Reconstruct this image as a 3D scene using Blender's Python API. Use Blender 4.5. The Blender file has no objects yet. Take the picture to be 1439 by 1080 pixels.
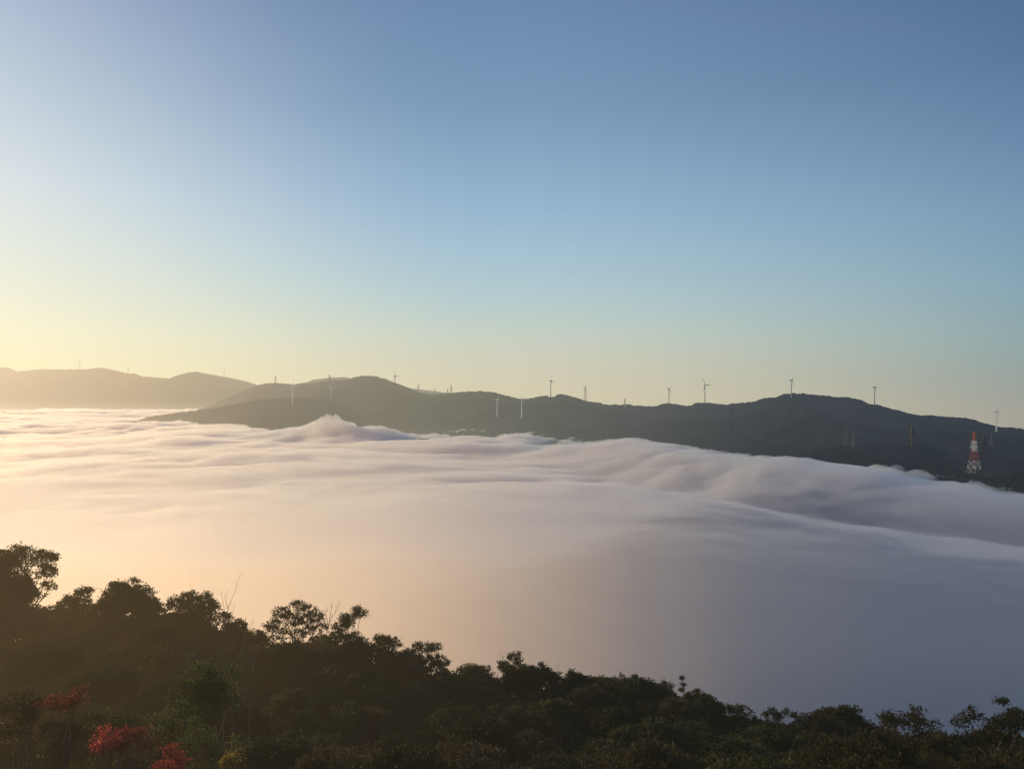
import bpy, math, random
import numpy as np
from mathutils import Vector, Matrix

C = bpy.context.scene.collection
F, CX, HY = 1130.0, 719.5, 548.0        # focal length and eye level in photo pixels
FOGZ = -170.0

def at(px, py, Y):
    return Vector(((px - CX) / F * Y, Y, (HY - py) / F * Y))

def interp(x, pts):
    return np.interp(x, [p[0] for p in pts], [p[1] for p in pts])

# ------------------------------------------------------------------ noise
_rs = np.random.RandomState(7)
_T = _rs.rand(256, 256)
def vnoise(x, y, seed=0):
    x = np.asarray(x, float) + seed * 17.31; y = np.asarray(y, float) + seed * 9.77
    xi = np.floor(x).astype(int); yi = np.floor(y).astype(int)
    fx = x - xi; fy = y - yi
    fx = fx * fx * fx * (fx * (fx * 6 - 15) + 10); fy = fy * fy * fy * (fy * (fy * 6 - 15) + 10)
    a = _T[yi % 256, xi % 256]; b = _T[yi % 256, (xi + 1) % 256]
    c = _T[(yi + 1) % 256, xi % 256]; d = _T[(yi + 1) % 256, (xi + 1) % 256]
    return ((a * (1 - fx) + b * fx) * (1 - fy) + (c * (1 - fx) + d * fx) * fy) * 2 - 1
def fbm(x, y, o=4, seed=0, gain=.5):
    s = 0; a = 1
    for i in range(o):
        s = s + a * vnoise(x, y, seed + i * 3); x = np.asarray(x) * 2.03; y = np.asarray(y) * 2.03; a *= gain
    return s

# ------------------------------------------------------------------ helpers
def tag(o, label=None, cat=None, group=None, kind=None):
    if label: o['label'] = label
    if cat: o['category'] = cat
    if group: o['group'] = group
    if kind: o['kind'] = kind
    return o

def link_mesh(name, verts, faces, mats=(), parent=None, smooth=False):
    me = bpy.data.meshes.new(name)
    me.from_pydata([tuple(map(float, v)) for v in verts], [], faces)
    for m in mats: me.materials.append(m)
    if smooth: me.polygons.foreach_set('use_smooth', [True] * len(me.polygons))
    me.update()
    o = bpy.data.objects.new(name, me); C.objects.link(o)
    if parent: o.parent = parent
    return o

def np_mesh(name, V, Fq, mats, smooth=True):
    me = bpy.data.meshes.new(name)
    V = np.asarray(V, np.float32); Fq = np.asarray(Fq, np.int32)
    me.vertices.add(len(V)); me.vertices.foreach_set('co', V.ravel())
    k = Fq.shape[1]
    me.loops.add(Fq.size); me.loops.foreach_set('vertex_index', Fq.ravel())
    me.polygons.add(len(Fq)); me.polygons.foreach_set('loop_start', np.arange(0, Fq.size, k, dtype=np.int32))
    me.polygons.foreach_set('loop_total', np.full(len(Fq), k, np.int32))
    me.update(calc_edges=True)
    if smooth: me.polygons.foreach_set('use_smooth', np.ones(len(Fq), bool))
    for m in mats: me.materials.append(m)
    return me

def grid_faces(nr, nc, off=0, flip=False):
    i = np.arange(nr - 1)[:, None] * nc + np.arange(nc - 1)[None, :] + off
    i = i.ravel()
    f = np.stack([i, i + 1, i + nc + 1, i + nc], 1)
    return f[:, ::-1] if flip else f

def empty(name, loc, rz=0):
    o = bpy.data.objects.new(name, None); C.objects.link(o)
    o.location = loc; o.rotation_euler = (0, 0, rz); return o

def new_mat(name):
    m = bpy.data.materials.new(name); m.use_nodes = True
    nt = m.node_tree; nt.nodes.clear()
    out = nt.nodes.new('ShaderNodeOutputMaterial')
    return m, nt, out
def N(nt, t, **kw):
    n = nt.nodes.new(t)
    for k, v in kw.items():
        if k in n.inputs: n.inputs[k].default_value = v
        else: setattr(n, k, v)
    return n

# ------------------------------------------------------------------ world and sun
SUN_AZ, SUN_EL = math.radians(-52), math.radians(12)
sc = bpy.context.scene
w = bpy.data.worlds.new('World'); sc.world = w; w.use_nodes = True
nt = w.node_tree; nt.nodes.clear()
wo = nt.nodes.new('ShaderNodeOutputWorld')
bg = N(nt, 'ShaderNodeBackground', Strength=1.0)
sky = nt.nodes.new('ShaderNodeTexSky'); sky.sky_type = 'NISHITA'; sky.sun_disc = False
sky.sun_elevation = SUN_EL; sky.sun_rotation = SUN_AZ
sky.altitude = 300; sky.air_density = 1.0; sky.dust_density = .4; sky.ozone_density = 2.0
geo = nt.nodes.new('ShaderNodeTexCoord')
sep = nt.nodes.new('ShaderNodeSeparateXYZ'); nt.links.new(geo.outputs['Generated'], sep.inputs[0])
def M(op, a=None, b=None, c=None, clamp=False):
    n = nt.nodes.new('ShaderNodeMath'); n.operation = op; n.use_clamp = clamp
    for i, v in enumerate((a, b, c)):
        if v is None: continue
        if isinstance(v, (int, float)): n.inputs[i].default_value = v
        else: nt.links.new(v, n.inputs[i])
    return n.outputs[0]
zc = M('MAXIMUM', sep.outputs[2], .012)
cmb = nt.nodes.new('ShaderNodeCombineXYZ')
nt.links.new(sep.outputs[0], cmb.inputs[0]); nt.links.new(sep.outputs[1], cmb.inputs[1]); nt.links.new(zc, cmb.inputs[2])
nt.links.new(cmb.outputs[0], sky.inputs['Vector'])
skyd = N(nt, 'ShaderNodeVectorMath', operation='SCALE'); skyd.inputs['Scale'].default_value = .10
nt.links.new(sky.outputs[0], skyd.inputs[0])
# layered morning air: colour by height above the horizon and by angle from the sun
def lin(c): return tuple((v / 255 / 12.92) if v / 255 <= .04045 else ((v / 255 + .055) / 1.055) ** 2.4 for v in c)
def zpx(y): return math.sin(math.atan((HY - y) / F))
def ramp(stops):
    r = nt.nodes.new('ShaderNodeValToRGB'); e = r.color_ramp.elements
    st = sorted([((zpx(y) + .08) / .6, c) for y, c in stops])
    e[0].position, e[0].color = st[0][0], (*lin(st[0][1]), 1)
    e[1].position, e[1].color = st[-1][0], (*lin(st[-1][1]), 1)
    for p, c in st[1:-1]:
        x = e.new(p); x.color = (*lin(c), 1)
    nt.links.new(zf, r.inputs[0]); return r.outputs[0]
zf = M('DIVIDE', M('ADD', sep.outputs[2], .08), .6, clamp=True)
hl = M('SQRT', M('ADD', M('MULTIPLY', sep.outputs[0], sep.outputs[0]), M('MULTIPLY', sep.outputs[1], sep.outputs[1])))
cs = M('DIVIDE', M('ADD', M('MULTIPLY', sep.outputs[0], math.sin(SUN_AZ)), M('MULTIPLY', sep.outputs[1], math.cos(SUN_AZ))), M('MAXIMUM', hl, .0001))
LEFT = [(600, (255, 236, 180)), (515, (255, 242, 200)), (480, (252, 244, 208)), (430, (243, 240, 216)), (370, (233, 236, 224)), (300, (222, 229, 230)), (200, (200, 212, 222)), (100, (180, 194, 213)), (0, (158, 172, 200))]
MID = [(600, (214, 204, 170)), (548, (213, 205, 178)), (500, (207, 206, 187)), (470, (199, 208, 196)), (410, (180, 203, 208)), (350, (166, 194, 211)), (280, (150, 181, 207)), (150, (125, 155, 187)), (0, (110, 138, 174)), (-200, (88, 116, 160))]
RIGHT = [(610, (168, 161, 150)), (570, (162, 162, 153)), (530, (151, 163, 160)), (480, (144, 168, 172)), (420, (135, 166, 182)), (330, (121, 155, 182)), (250, (106, 139, 172)), (150, (92, 121, 156)), (0, (78, 103, 146)), (-200, (62, 86, 130))]
cl, cm, cr_ = [math.cos(math.radians(a) - SUN_AZ) for a in (-32.5, 0, 32.5)]
def mixc(f, a, b):
    n = nt.nodes.new('ShaderNodeMix'); n.data_type = 'RGBA'
    nt.links.new(f, n.inputs['Factor']); nt.links.new(a, n.inputs['A']); nt.links.new(b, n.inputs['B']); return n.outputs['Result']
f1 = M('DIVIDE', M('SUBTRACT', cs, cr_), cm - cr_, clamp=True)
f2 = M('DIVIDE', M('SUBTRACT', cs, cm), cl - cm, clamp=True)
f2 = M('POWER', f2, M('ADD', 1.5, M('MULTIPLY', M('MAXIMUM', sep.outputs[2], 0.0), 3.0)))
f1 = M('SUBTRACT', 1.0, M('POWER', M('SUBTRACT', 1.0, f1), 1.25))
grad = mixc(f2, mixc(f1, ramp(RIGHT), ramp(MID)), ramp(LEFT))
mm = nt.nodes.new('ShaderNodeMix'); mm.data_type = 'RGBA'; mm.inputs['Factor'].default_value = .94
nt.links.new(skyd.outputs[0], mm.inputs['A']); nt.links.new(grad, mm.inputs['B'])
nt.links.new(mm.outputs['Result'], bg.inputs['Color']); nt.links.new(bg.outputs[0], wo.inputs[0])

sund = Vector((math.sin(SUN_AZ) * math.cos(SUN_EL), math.cos(SUN_AZ) * math.cos(SUN_EL), math.sin(SUN_EL)))
sl = bpy.data.lights.new('sun', 'SUN'); sl.energy = 2.0; sl.angle = math.radians(.55); sl.color = (1, .69, .32)
so = bpy.data.objects.new('sun', sl); C.objects.link(so); so.location = sund * 200
so.rotation_euler = sund.to_track_quat('Z', 'Y').to_euler()

cd = bpy.data.cameras.new('camera'); cam = bpy.data.objects.new('camera', cd); C.objects.link(cam)
cd.sensor_width = 36; cd.lens = F / 1439 * 36; cd.clip_start = .3; cd.clip_end = 80000
cam.location = (0, 0, 0); cam.rotation_euler = (math.radians(90) + math.atan((HY - 540) / F), 0, 0)
sc.camera = cam
sc.view_settings.view_transform = 'Standard'; sc.view_settings.look = 'None'
sc.view_settings.exposure = 0; sc.view_settings.gamma = 1
cy = sc.cycles
cy.use_denoising = True; cy.max_bounces = 10; cy.diffuse_bounces = 3; cy.glossy_bounces = 2
cy.transmission_bounces = 3; cy.volume_bounces = 4; cy.transparent_max_bounces = 24; cy.caustics_reflective = False
cy.use_adaptive_sampling = False

# ------------------------------------------------------------------ forested hills
def hill_material(name, base=(.022, .026, .016)):
    m, nt, out = new_mat(name)
    tc = nt.nodes.new('ShaderNodeNewGeometry')
    n1 = N(nt, 'ShaderNodeTexNoise', Scale=.02, Detail=6.0, Roughness=.65)
    nt.links.new(tc.outputs['Position'], n1.inputs['Vector'])
    cr = nt.nodes.new('ShaderNodeValToRGB')
    cr.color_ramp.elements[0].position = .35; cr.color_ramp.elements[0].color = (*[c * .5 for c in base], 1)
    cr.color_ramp.elements[1].position = .7; cr.color_ramp.elements[1].color = (*[c * 1.9 for c in base], 1)
    nt.links.new(n1.outputs['Fac'], cr.inputs[0])
    d = N(nt, 'ShaderNodeBsdfDiffuse', Roughness=1.0); nt.links.new(cr.outputs[0], d.inputs['Color'])
    bp = N(nt, 'ShaderNodeBump', Strength=1.0, Distance=9.0)
    n2 = N(nt, 'ShaderNodeTexNoise', Scale=.06, Detail=3.0)
    nt.links.new(tc.outputs['Position'], n2.inputs['Vector'])
    nt.links.new(n2.outputs['Fac'], bp.inputs['Height']); nt.links.new(bp.outputs[0], d.inputs['Normal'])
    # morning haze painted onto the forest as emission, per place
    at_ = N(nt, 'ShaderNodeAttribute'); at_.attribute_name = 'painted_haze'
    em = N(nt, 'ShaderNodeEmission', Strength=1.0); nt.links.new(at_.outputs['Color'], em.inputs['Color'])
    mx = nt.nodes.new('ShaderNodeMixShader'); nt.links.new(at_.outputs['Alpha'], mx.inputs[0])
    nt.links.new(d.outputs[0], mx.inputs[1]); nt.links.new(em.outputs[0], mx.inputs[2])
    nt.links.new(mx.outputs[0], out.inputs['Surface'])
    return m

HAZE_RGB = [(-400, (1.3, 1.0, .66)), (0, (1.0, .76, .49)), (200, (.74, .58, .38)), (300, (.62, .50, .345)), (450, (.50, .435, .32)),
       (600, (.43, .40, .31)), (750, (.34, .335, .28)), (900, (.245, .255, .245)), (1100, (.145, .165, .19)), (1300, (.105, .13, .16)), (1700, (.09, .11, .14))]  # painted haze colours across the view, warm left to cool right
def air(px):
    return np.stack([np.interp(px, [a[0] for a in HAZE_RGB], [a[1][k] for a in HAZE_RGB]) for k in range(3)], -1)

def paint_haze(me, V, L=9000., mist=.25):  # bakes distance haze into a vertex colour, shown as emission
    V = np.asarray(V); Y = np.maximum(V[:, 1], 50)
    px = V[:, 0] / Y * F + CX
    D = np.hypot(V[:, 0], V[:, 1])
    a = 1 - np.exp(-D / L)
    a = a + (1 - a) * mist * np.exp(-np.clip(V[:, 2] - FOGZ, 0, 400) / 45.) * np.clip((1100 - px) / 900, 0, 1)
    ca = me.color_attributes.new('painted_haze', 'FLOAT_COLOR', 'POINT')
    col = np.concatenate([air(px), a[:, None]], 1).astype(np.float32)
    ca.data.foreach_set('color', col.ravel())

def ridge(name, ridge_pts, depth_pts, edge_pts, px0, px1, mat, n=700, m=110, spur=26., spur_len=330., canopy=3.2, seed=0, back=900., drop=260., power=.95, L=9000., mist=.25, label=None):
    """a range of hills: crest through ridge_pts at the given depths, slope running down under the fog"""
    px = np.linspace(px0, px1, n)
    Yr = interp(px, depth_pts); zr = (HY - interp(px, ridge_pts)) / F * Yr
    Ye = interp(px, edge_pts)
    t = np.concatenate([np.linspace(-1.1, 0, 14)[:-1], np.linspace(0, 1, m), 1 + np.linspace(0, 1, 26)[1:] ** 1.5])
    T, P = np.meshgrid(t, px, indexing='ij')
    Y = np.where(T <= 1, Ye + (Yr - Ye) * T, Yr + (T - 1) * back)
    X = (P - CX) / F * Y
    tt = np.clip(T, 0, 1)
    up = tt ** (power - .42 * np.clip((P - 1240) / 120, 0, 1))
    Z = np.where(T <= 0, FOGZ + 150 * T, FOGZ + (zr - FOGZ) * up)
    Z = np.where(T > 1, zr - (T - 1) ** 1.3 * drop, Z)
    env = np.clip(4 * tt * (1 - tt), 0, 1) ** 1.3
    rid = 1 - np.abs(fbm(X / spur_len, Y / (spur_len * 1.7), 4, seed)) * 1.6
    Z = Z + (rid - .3) * spur * env * (Yr - Ye) / 1200.
    Z = Z + canopy * (fbm(X / 22, Y / 22, 3, seed + 5, .7)) * np.where(T < -.2, 0, 1)
    V = np.stack([X, Y, Z], -1).reshape(-1, 3)
    me = np_mesh(name, V, grid_faces(len(t), n), [mat])
    paint_haze(me, V, L, mist)
    o = bpy.data.objects.new(name, me); C.objects.link(o)
    tag(o, label, None, None, 'structure')
    HILLS.append((px, Y, Z))
HILLS = []
def stand_on(pxq, pyq):
    """depth of the visible hill surface at a photo position; past the crest, just behind it"""
    hit, crest = None, (1e9, 0)
    for px, Y, Z in HILLS:
        if not px[0] <= pxq <= px[-1]: continue
        j = int(np.argmin(np.abs(px - pxq))); yy = HY - Z[:, j] / Y[:, j] * F
        k = np.nonzero(yy <= pyq)[0]
        if len(k) and (hit is None or Y[k[0], j] < hit): hit = float(Y[k[0], j])
        i = int(np.argmin(yy))
        if yy[i] < crest[0]: crest = (yy[i], float(Y[i, j]))
    return hit if hit else crest[1] + 15

mh = hill_material('forested_slope')
FAR = [(-500, 505), (-250, 524), (-120, 512), (-40, 520), (0, 516), (12, 516), (24, 522), (42, 520), (60, 518.5), (90, 519), (125, 518.5), (140, 516), (150, 518), (165, 521), (180, 525), (188, 524),
       (200, 529), (222, 530.5), (238, 531.5), (250, 527), (265, 523), (277, 522), (290, 525), (310, 528.5), (330, 532), (350, 537), (362, 541), (395, 543), (430, 537), (440, 533.5), (465, 530.5), (485, 529.5), (495, 532), (530, 540), (700, 560), (900, 560)]
ridge('far_hills', FAR, [(-500, 9500), (900, 9800)], [(-500, 6600), (900, 7300)], -500, 760, mh, spur=14, seed=3, canopy=3, L=6300, mist=.8, label='far hazy ridge behind the fog')
MAIN = [(250, 592), (300, 567), (340, 549), (362, 541), (375, 538.5), (392, 538), (410, 540), (425, 539), (440, 538.5), (452, 536), (470, 534), (485, 534), (497, 530.5), (507, 528), (518, 527.5), (530, 529), (545, 533.5), (556, 538), (570, 543), (583, 549), (597, 553),
        (608, 555), (622, 553), (640, 551.5), (660, 550), (680, 549.5), (692, 551), (705, 554), (720, 558), (735, 561), (748, 560), (755, 557.5), (765, 556), (769, 556), (772, 558), (780, 557.5), (783, 554), (795, 554.5), (808, 558), (822, 563), (840, 566), (858, 569),
        (880, 568), (905, 571), (922, 570), (938, 567), (955, 568.5), (970, 569.5), (978, 566), (990, 566), (1005, 567), (1018, 568.5), (1040, 566), (1060, 564), (1075, 559.5), (1090, 558.5), (1100, 554), (1115, 552.5), (1130, 553), (1150, 555), (1170, 557.5), (1190, 558),
        (1203, 560), (1212, 563), (1222, 568.5), (1232, 568.5), (1250, 574), (1268, 579), (1285, 583), (1310, 584), (1330, 585.5), (1352, 587), (1368, 590), (1382, 595), (1398, 599.5), (1420, 601), (1439, 603), (1520, 612), (1650, 600), (1900, 580)]
DEPTH = [(250, 7400), (362, 6800), (440, 6200), (518, 5300), (600, 4700), (735, 4000), (800, 3900), (1000, 3600), (1110, 3400), (1228, 3250), (1400, 2850), (1650, 2800), (1900, 2800)]
EDGE = [(250, 6000), (380, 4500), (470, 3700), (540, 3350), (700, 2950), (780, 2640), (880, 2600), (930, 2480), (970, 2230), (1040, 2010), (1130, 1960), (1220, 1880), (1290, 1830), (1370, 1640), (1439, 1440), (1600, 1200), (1900, 1100)]
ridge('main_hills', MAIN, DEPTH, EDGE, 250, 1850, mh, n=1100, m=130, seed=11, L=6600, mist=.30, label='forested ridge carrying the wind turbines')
SPUR = [(150, 600), (215, 584), (245, 580), (300, 573.5), (345, 565), (362, 561.5), (400, 559), (430, 558), (470, 563), (505, 578), (540, 600), (620, 660)]
ridge('spur_hill', SPUR, [(150, 4600), (400, 4000), (620, 3300)], [(150, 4400), (245, 4100), (330, 3500), (375, 2950), (480, 3000), (620, 2800)], 150, 620, mh, n=400, m=60, seed=21, spur=12, back=500, L=5900, mist=.15, label='low wooded spur running into the fog')
SPR2 = [(1060, 665), (1110, 646), (1150, 634), (1185, 629), (1230, 628), (1290, 626.5), (1310, 630), (1330, 637), (1350, 646), (1375, 652), (1400, 651), (1439, 647), (1700, 660)]
ridge('lower_hill', SPR2, [(1060, 2000), (1290, 2050), (1370, 1950), (1439, 1800), (1700, 1700)], [(1060, 1850), (1290, 1780), (1370, 1590), (1439, 1400), (1700, 1150)], 1060, 1700, mh, n=420, m=40, seed=31, spur=10, back=700, drop=35., power=.62, L=7600, mist=0, label='dark low hill under the grey pylons')

m, nt, out = new_mat('valley_ground')
d = N(nt, 'ShaderNodeBsdfDiffuse', Color=(.03, .035, .02, 1)); nt.links.new(d.outputs[0], out.inputs['Surface'])
g = link_mesh('ground', [(-40000, -20000, -620), (40000, -20000, -620), (40000, 8200, -620), (-40000, 8200, -620)], [(0, 1, 2, 3)], [m])
tag(g, 'valley floor under the fog', None, None, 'structure')

# ------------------------------------------------------------------ sea of fog
def gauss_line(X, Y, pts, wid, h):
    """ridge of fog along a polyline of (x, y, scale)"""
    best = np.zeros_like(X)
    for (x0, y0, s0), (x1, y1, s1) in zip(pts[:-1], pts[1:]):
        dx, dy = x1 - x0, y1 - y0; l2 = dx * dx + dy * dy
        t = np.clip(((X - x0) * dx + (Y - y0) * dy) / l2, 0, 1)
        d2 = (X - x0 - t * dx) ** 2 + (Y - y0 - t * dy) ** 2
        s = s0 + (s1 - s0) * t
        best = np.maximum(best, h * s * np.exp(-d2 / (2 * (wid * (.5 + .5 * s)) ** 2)))
    return best
def fp(px, py, s=1.0, z=FOGZ):
    Y = z * F / (HY - py); return ((px - CX) / F * Y, Y, s)

def fog_height(X, Y):
    D = np.hypot(X, Y)
    wx = X + 160 * fbm(X / 900, Y / 900, 3, 41); wy = Y + 160 * fbm(X / 900, Y / 900, 3, 47)
    far = np.clip((D - 900) / 1600, 0, 1)
    roll = 1 - np.abs(fbm(wx / 620, wy / 420, 3, 52)) * 1.5
    P = X / Y * F + CX; calm = 1 - .5 * np.clip((P - 650) / 300, 0, 1) - .45 * np.clip((420 - P) / 350, 0, 1)
    puff = np.clip(fbm(X / 700, Y / 500, 2, 91) + .35, 0, 1)
    z = FOGZ + 15 * far * calm * (roll - .4) + 17 * calm * far * fbm(wx / 560, wy / 380, 3, 55, .42)
    z += 10 * far * puff * (1 - np.abs(fbm(wx / 170, wy / 150, 3, 58, .5)) * 2)
    z += (2.0 + 3.0 * np.clip((P - 700) / 300, 0, 1)) * np.clip((D - 700) / 900, 0, 1) * fbm(wx / 80, wy / 80, 3, 60, .55)
    z += 4 * fbm(X / 500, Y / 400, 2, 63)
    # torn edge where the bank laps against the slopes
    z += (9 * fbm(X / 48, Y / 60, 3, 66, .6) - 2 - 7 * np.clip((P - 900) / 250, 0, 1)) * np.exp(-((Y - interp(P, EDGE) + 60) / 260.) ** 2) * np.clip((P - 330) / 100, 0, 1)
    # big roll of fog sweeping from the centre down to the right
    z += gauss_line(X, Y, [fp(800, 634, .5), fp(880, 636, 1.1), fp(960, 650, .9), fp(1080, 668, .9), fp(1240, 695, .8), fp(1440, 722, .7), fp(1700, 755, .6)], 95, 37)
    z -= gauss_line(X, Y, [fp(770, 648, .5), fp(800, 652, .9), fp(900, 672, 1), fp(1000, 691, 1), fp(1150, 714, 1), fp(1300, 735, 1), fp(1439, 750, 1), fp(1700, 775, 1)], 42, 15)
    # plume at the foot of the spur
    q = lambda p, s_: ((p - CX) / F * 2880, 2880, s_)
    z += gauss_line(X, Y, [q(400, .45), q(432, .75), q(468, 1.0), q(500, .6), q(545, .4)], 80, 44)
    z += gauss_line(X, Y, [q(464, .8), q(472, 1)], 24, 24) * (1 + .3 * fbm(X / 25, Y / 25, 2, 95))
    z += 11 * np.exp(-(((P - 470) / 75) ** 2 + ((Y - 2880) / 170) ** 2)) * fbm(X / 42, Y / 50, 3, 97, .6)
    z += gauss_line(X, Y, [fp(755, 652, 1.0), fp(775, 652, 1)], 40, 11)
    z += gauss_line(X, Y, [fp(240, 592, .6), fp(300, 601, 1), fp(360, 609, .6)], 70, 14)
    z += gauss_line(X, Y, [fp(1190, 662, .7), fp(1235, 662, 1), fp(1300, 668, .4)], 50, 12)
    # the fog ends against the hills
    P = X / Y * F + CX; Ye = interp(P, EDGE)
    z = z - np.clip((Y - Ye - np.where(P > 1000, 60, 450)) / 300, 0, 1) * np.where(P > 300, np.clip((P - 300) / 60, 0, 1), 0) * 425
    return np.maximum(z, -598)

def fog_material():
    m, nt, out = new_mat('fog_vapour')
    v = N(nt, 'ShaderNodeVolumeScatter', Density=.033, Anisotropy=.62, Color=(.938, .966, .984, 1))
    nt.links.new(v.outputs[0], out.inputs['Volume'])
    m2, nt, out = new_mat('fog_core_glow')
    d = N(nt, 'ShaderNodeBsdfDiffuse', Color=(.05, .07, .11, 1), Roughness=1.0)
    em = nt.nodes.new('ShaderNodeEmission'); ad = nt.nodes.new('ShaderNodeAddShader')     # glow painted in by emission, standing in for veiling glare
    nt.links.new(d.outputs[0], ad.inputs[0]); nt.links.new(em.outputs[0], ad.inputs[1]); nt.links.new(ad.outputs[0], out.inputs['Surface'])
    a_ = N(nt, 'ShaderNodeAttribute'); a_.attribute_name = 'core_glow'; nt.links.new(a_.outputs['Color'], em.inputs['Color'])
    return m, m2
mv, mc = fog_material()
px = np.linspace(-420, 1860, 520)
Yd = np.exp(np.linspace(math.log(130.), math.log(9500.), 640))
YY, PP = np.meshgrid(Yd, px, indexing='ij'); XX = (PP - CX) / F * YY
ZT = fog_height(XX, YY); nr, nc = YY.shape
top = np.stack([XX, YY, ZT], -1).reshape(-1, 3)
bot = np.stack([XX, YY, np.full_like(ZT, -600)], -1).reshape(-1, 3)
f1 = grid_faces(nr, nc); f2 = grid_faces(nr, nc, len(top), True)
def side(idx): 
    a = np.asarray(idx); return np.stack([a[:-1], a[1:], a[1:] + len(top), a[:-1] + len(top)], 1)
ids = np.arange(nr * nc).reshape(nr, nc)
sides = np.concatenate([side(ids[0][::-1]), side(ids[-1]), side(ids[:, 0]), side(ids[::-1, -1])])
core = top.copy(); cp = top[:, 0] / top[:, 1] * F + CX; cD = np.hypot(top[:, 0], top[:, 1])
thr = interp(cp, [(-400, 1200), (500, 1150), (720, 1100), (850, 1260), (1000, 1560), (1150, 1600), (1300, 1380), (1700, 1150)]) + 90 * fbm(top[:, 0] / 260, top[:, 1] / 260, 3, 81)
thin = np.clip((thr - cD) / 850 + .5, 0, 1); thin = thin * thin * (3 - 2 * thin)        # vapour thins over the near valley, so the painted core shows
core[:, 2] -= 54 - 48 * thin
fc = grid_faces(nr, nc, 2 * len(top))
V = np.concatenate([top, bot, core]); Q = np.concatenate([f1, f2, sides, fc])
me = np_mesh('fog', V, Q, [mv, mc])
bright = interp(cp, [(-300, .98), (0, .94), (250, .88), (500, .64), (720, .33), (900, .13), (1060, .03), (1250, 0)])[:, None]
cc = np.array([.014, .029, .056]) * (1 - bright) + np.array([1.04, .66, .33]) * bright  # painted core tone: warm glow at left, dark blue at right
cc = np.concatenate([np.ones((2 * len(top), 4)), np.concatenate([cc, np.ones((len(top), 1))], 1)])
me.color_attributes.new('core_glow', 'FLOAT_COLOR', 'POINT').data.foreach_set('color', cc.astype(np.float32).ravel())
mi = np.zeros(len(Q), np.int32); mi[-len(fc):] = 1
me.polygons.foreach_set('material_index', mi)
fog = bpy.data.objects.new('fog', me); C.objects.link(fog)
tag(fog, 'sea of morning fog filling the valley', 'fog', None, 'stuff')

# ------------------------------------------------------------------ near hillside
SIL = [(-500, 760), (-200, 765), (-60, 775), (0, 800), (75, 838), (130, 840), (180, 826), (220, 852), (260, 842), (300, 856), (330, 885), (370, 905), (430, 895), (500, 900), (560, 912), (600, 925), (640, 948), (700, 940),
       (760, 940), (800, 950), (830, 965), (880, 965), (960, 973), (1000, 982), (1060, 992), (1110, 1002), (1170, 1015), (1240, 1018), (1310, 1030), (1345, 1034), (1400, 1026), (1439, 1030), (1650, 1045), (2000, 1060)]
YS = 52.0
def canopy_px(px, Y):
    ys = float(interp(px, SIL)); t = (YS - Y) / (YS - 24.0)
    return ys + (1100 - ys) * t + 8 * math.sin(px * .021 + Y) 
def ground_z(X, Y):
    X = np.asarray(X, float); Y = np.asarray(Y, float)
    Yc = np.clip(Y, 24, YS); px = np.clip(X / np.maximum(Yc, 1) * F + CX, -480, 1900)
    ys = interp(px, SIL); t = (YS - Yc) / (YS - 24.0)
    z = (HY - (ys + (1100 - ys) * t)) / F * Yc - 4.1
    z0 = -1.8
    near = np.clip(Y / 24, -1, 1)
    z = np.where(Y < 24, z0 + (z - z0) * np.clip(near, 0, 1), z)
    z = np.where(Y > YS, z - (Y - YS) * .85 - 1.2 * np.clip(Y - YS, 0, 4), z)
    return z + .3 * fbm(X / 6, Y / 6, 3, 71)
gx = np.linspace(-130, 130, 180); gy = np.concatenate([np.linspace(-40, 70, 110), np.linspace(72, 420, 60)])
GY, GX = np.meshgrid(gy, gx, indexing='ij')
GXX = GX * (1 + np.clip(GY - 60, 0, 400) / 150)
def with_veil_glow(nt, surf, out):
    """misty veil of light painted as emission, stronger and warmer towards the sunny left"""
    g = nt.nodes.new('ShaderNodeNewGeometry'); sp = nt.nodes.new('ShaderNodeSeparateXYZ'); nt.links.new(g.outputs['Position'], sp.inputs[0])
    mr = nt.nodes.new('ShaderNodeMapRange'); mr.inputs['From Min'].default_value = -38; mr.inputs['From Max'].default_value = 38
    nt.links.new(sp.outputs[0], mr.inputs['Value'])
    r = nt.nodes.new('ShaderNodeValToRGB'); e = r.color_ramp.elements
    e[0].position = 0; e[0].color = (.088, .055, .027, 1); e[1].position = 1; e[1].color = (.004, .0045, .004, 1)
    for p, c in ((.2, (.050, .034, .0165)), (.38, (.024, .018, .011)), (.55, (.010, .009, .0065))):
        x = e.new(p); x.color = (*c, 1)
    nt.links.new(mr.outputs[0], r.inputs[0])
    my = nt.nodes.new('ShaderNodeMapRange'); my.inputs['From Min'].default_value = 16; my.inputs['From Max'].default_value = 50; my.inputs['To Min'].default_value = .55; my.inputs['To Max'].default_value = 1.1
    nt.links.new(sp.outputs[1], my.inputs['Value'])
    em = nt.nodes.new('ShaderNodeEmission'); nt.links.new(r.outputs[0], em.inputs['Color']); nt.links.new(my.outputs[0], em.inputs['Strength'])  # painted veil: emission tinted and scaled by position
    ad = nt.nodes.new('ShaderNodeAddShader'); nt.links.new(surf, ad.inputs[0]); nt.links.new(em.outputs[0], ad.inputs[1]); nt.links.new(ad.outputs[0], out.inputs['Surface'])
m, nt, out = new_mat('leaf_litter_soil')
tc = nt.nodes.new('ShaderNodeNewGeometry'); n1 = N(nt, 'ShaderNodeTexNoise', Scale=2.5, Detail=8.0)
nt.links.new(tc.outputs['Position'], n1.inputs['Vector'])
cr = nt.nodes.new('ShaderNodeValToRGB'); cr.color_ramp.elements[0].color = (.012, .012, .008, 1); cr.color_ramp.elements[1].color = (.05, .045, .025, 1)
nt.links.new(n1.outputs['Fac'], cr.inputs[0]); d = N(nt, 'ShaderNodeBsdfDiffuse'); nt.links.new(cr.outputs[0], d.inputs['Color']); with_veil_glow(nt, d.outputs[0], out)
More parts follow.
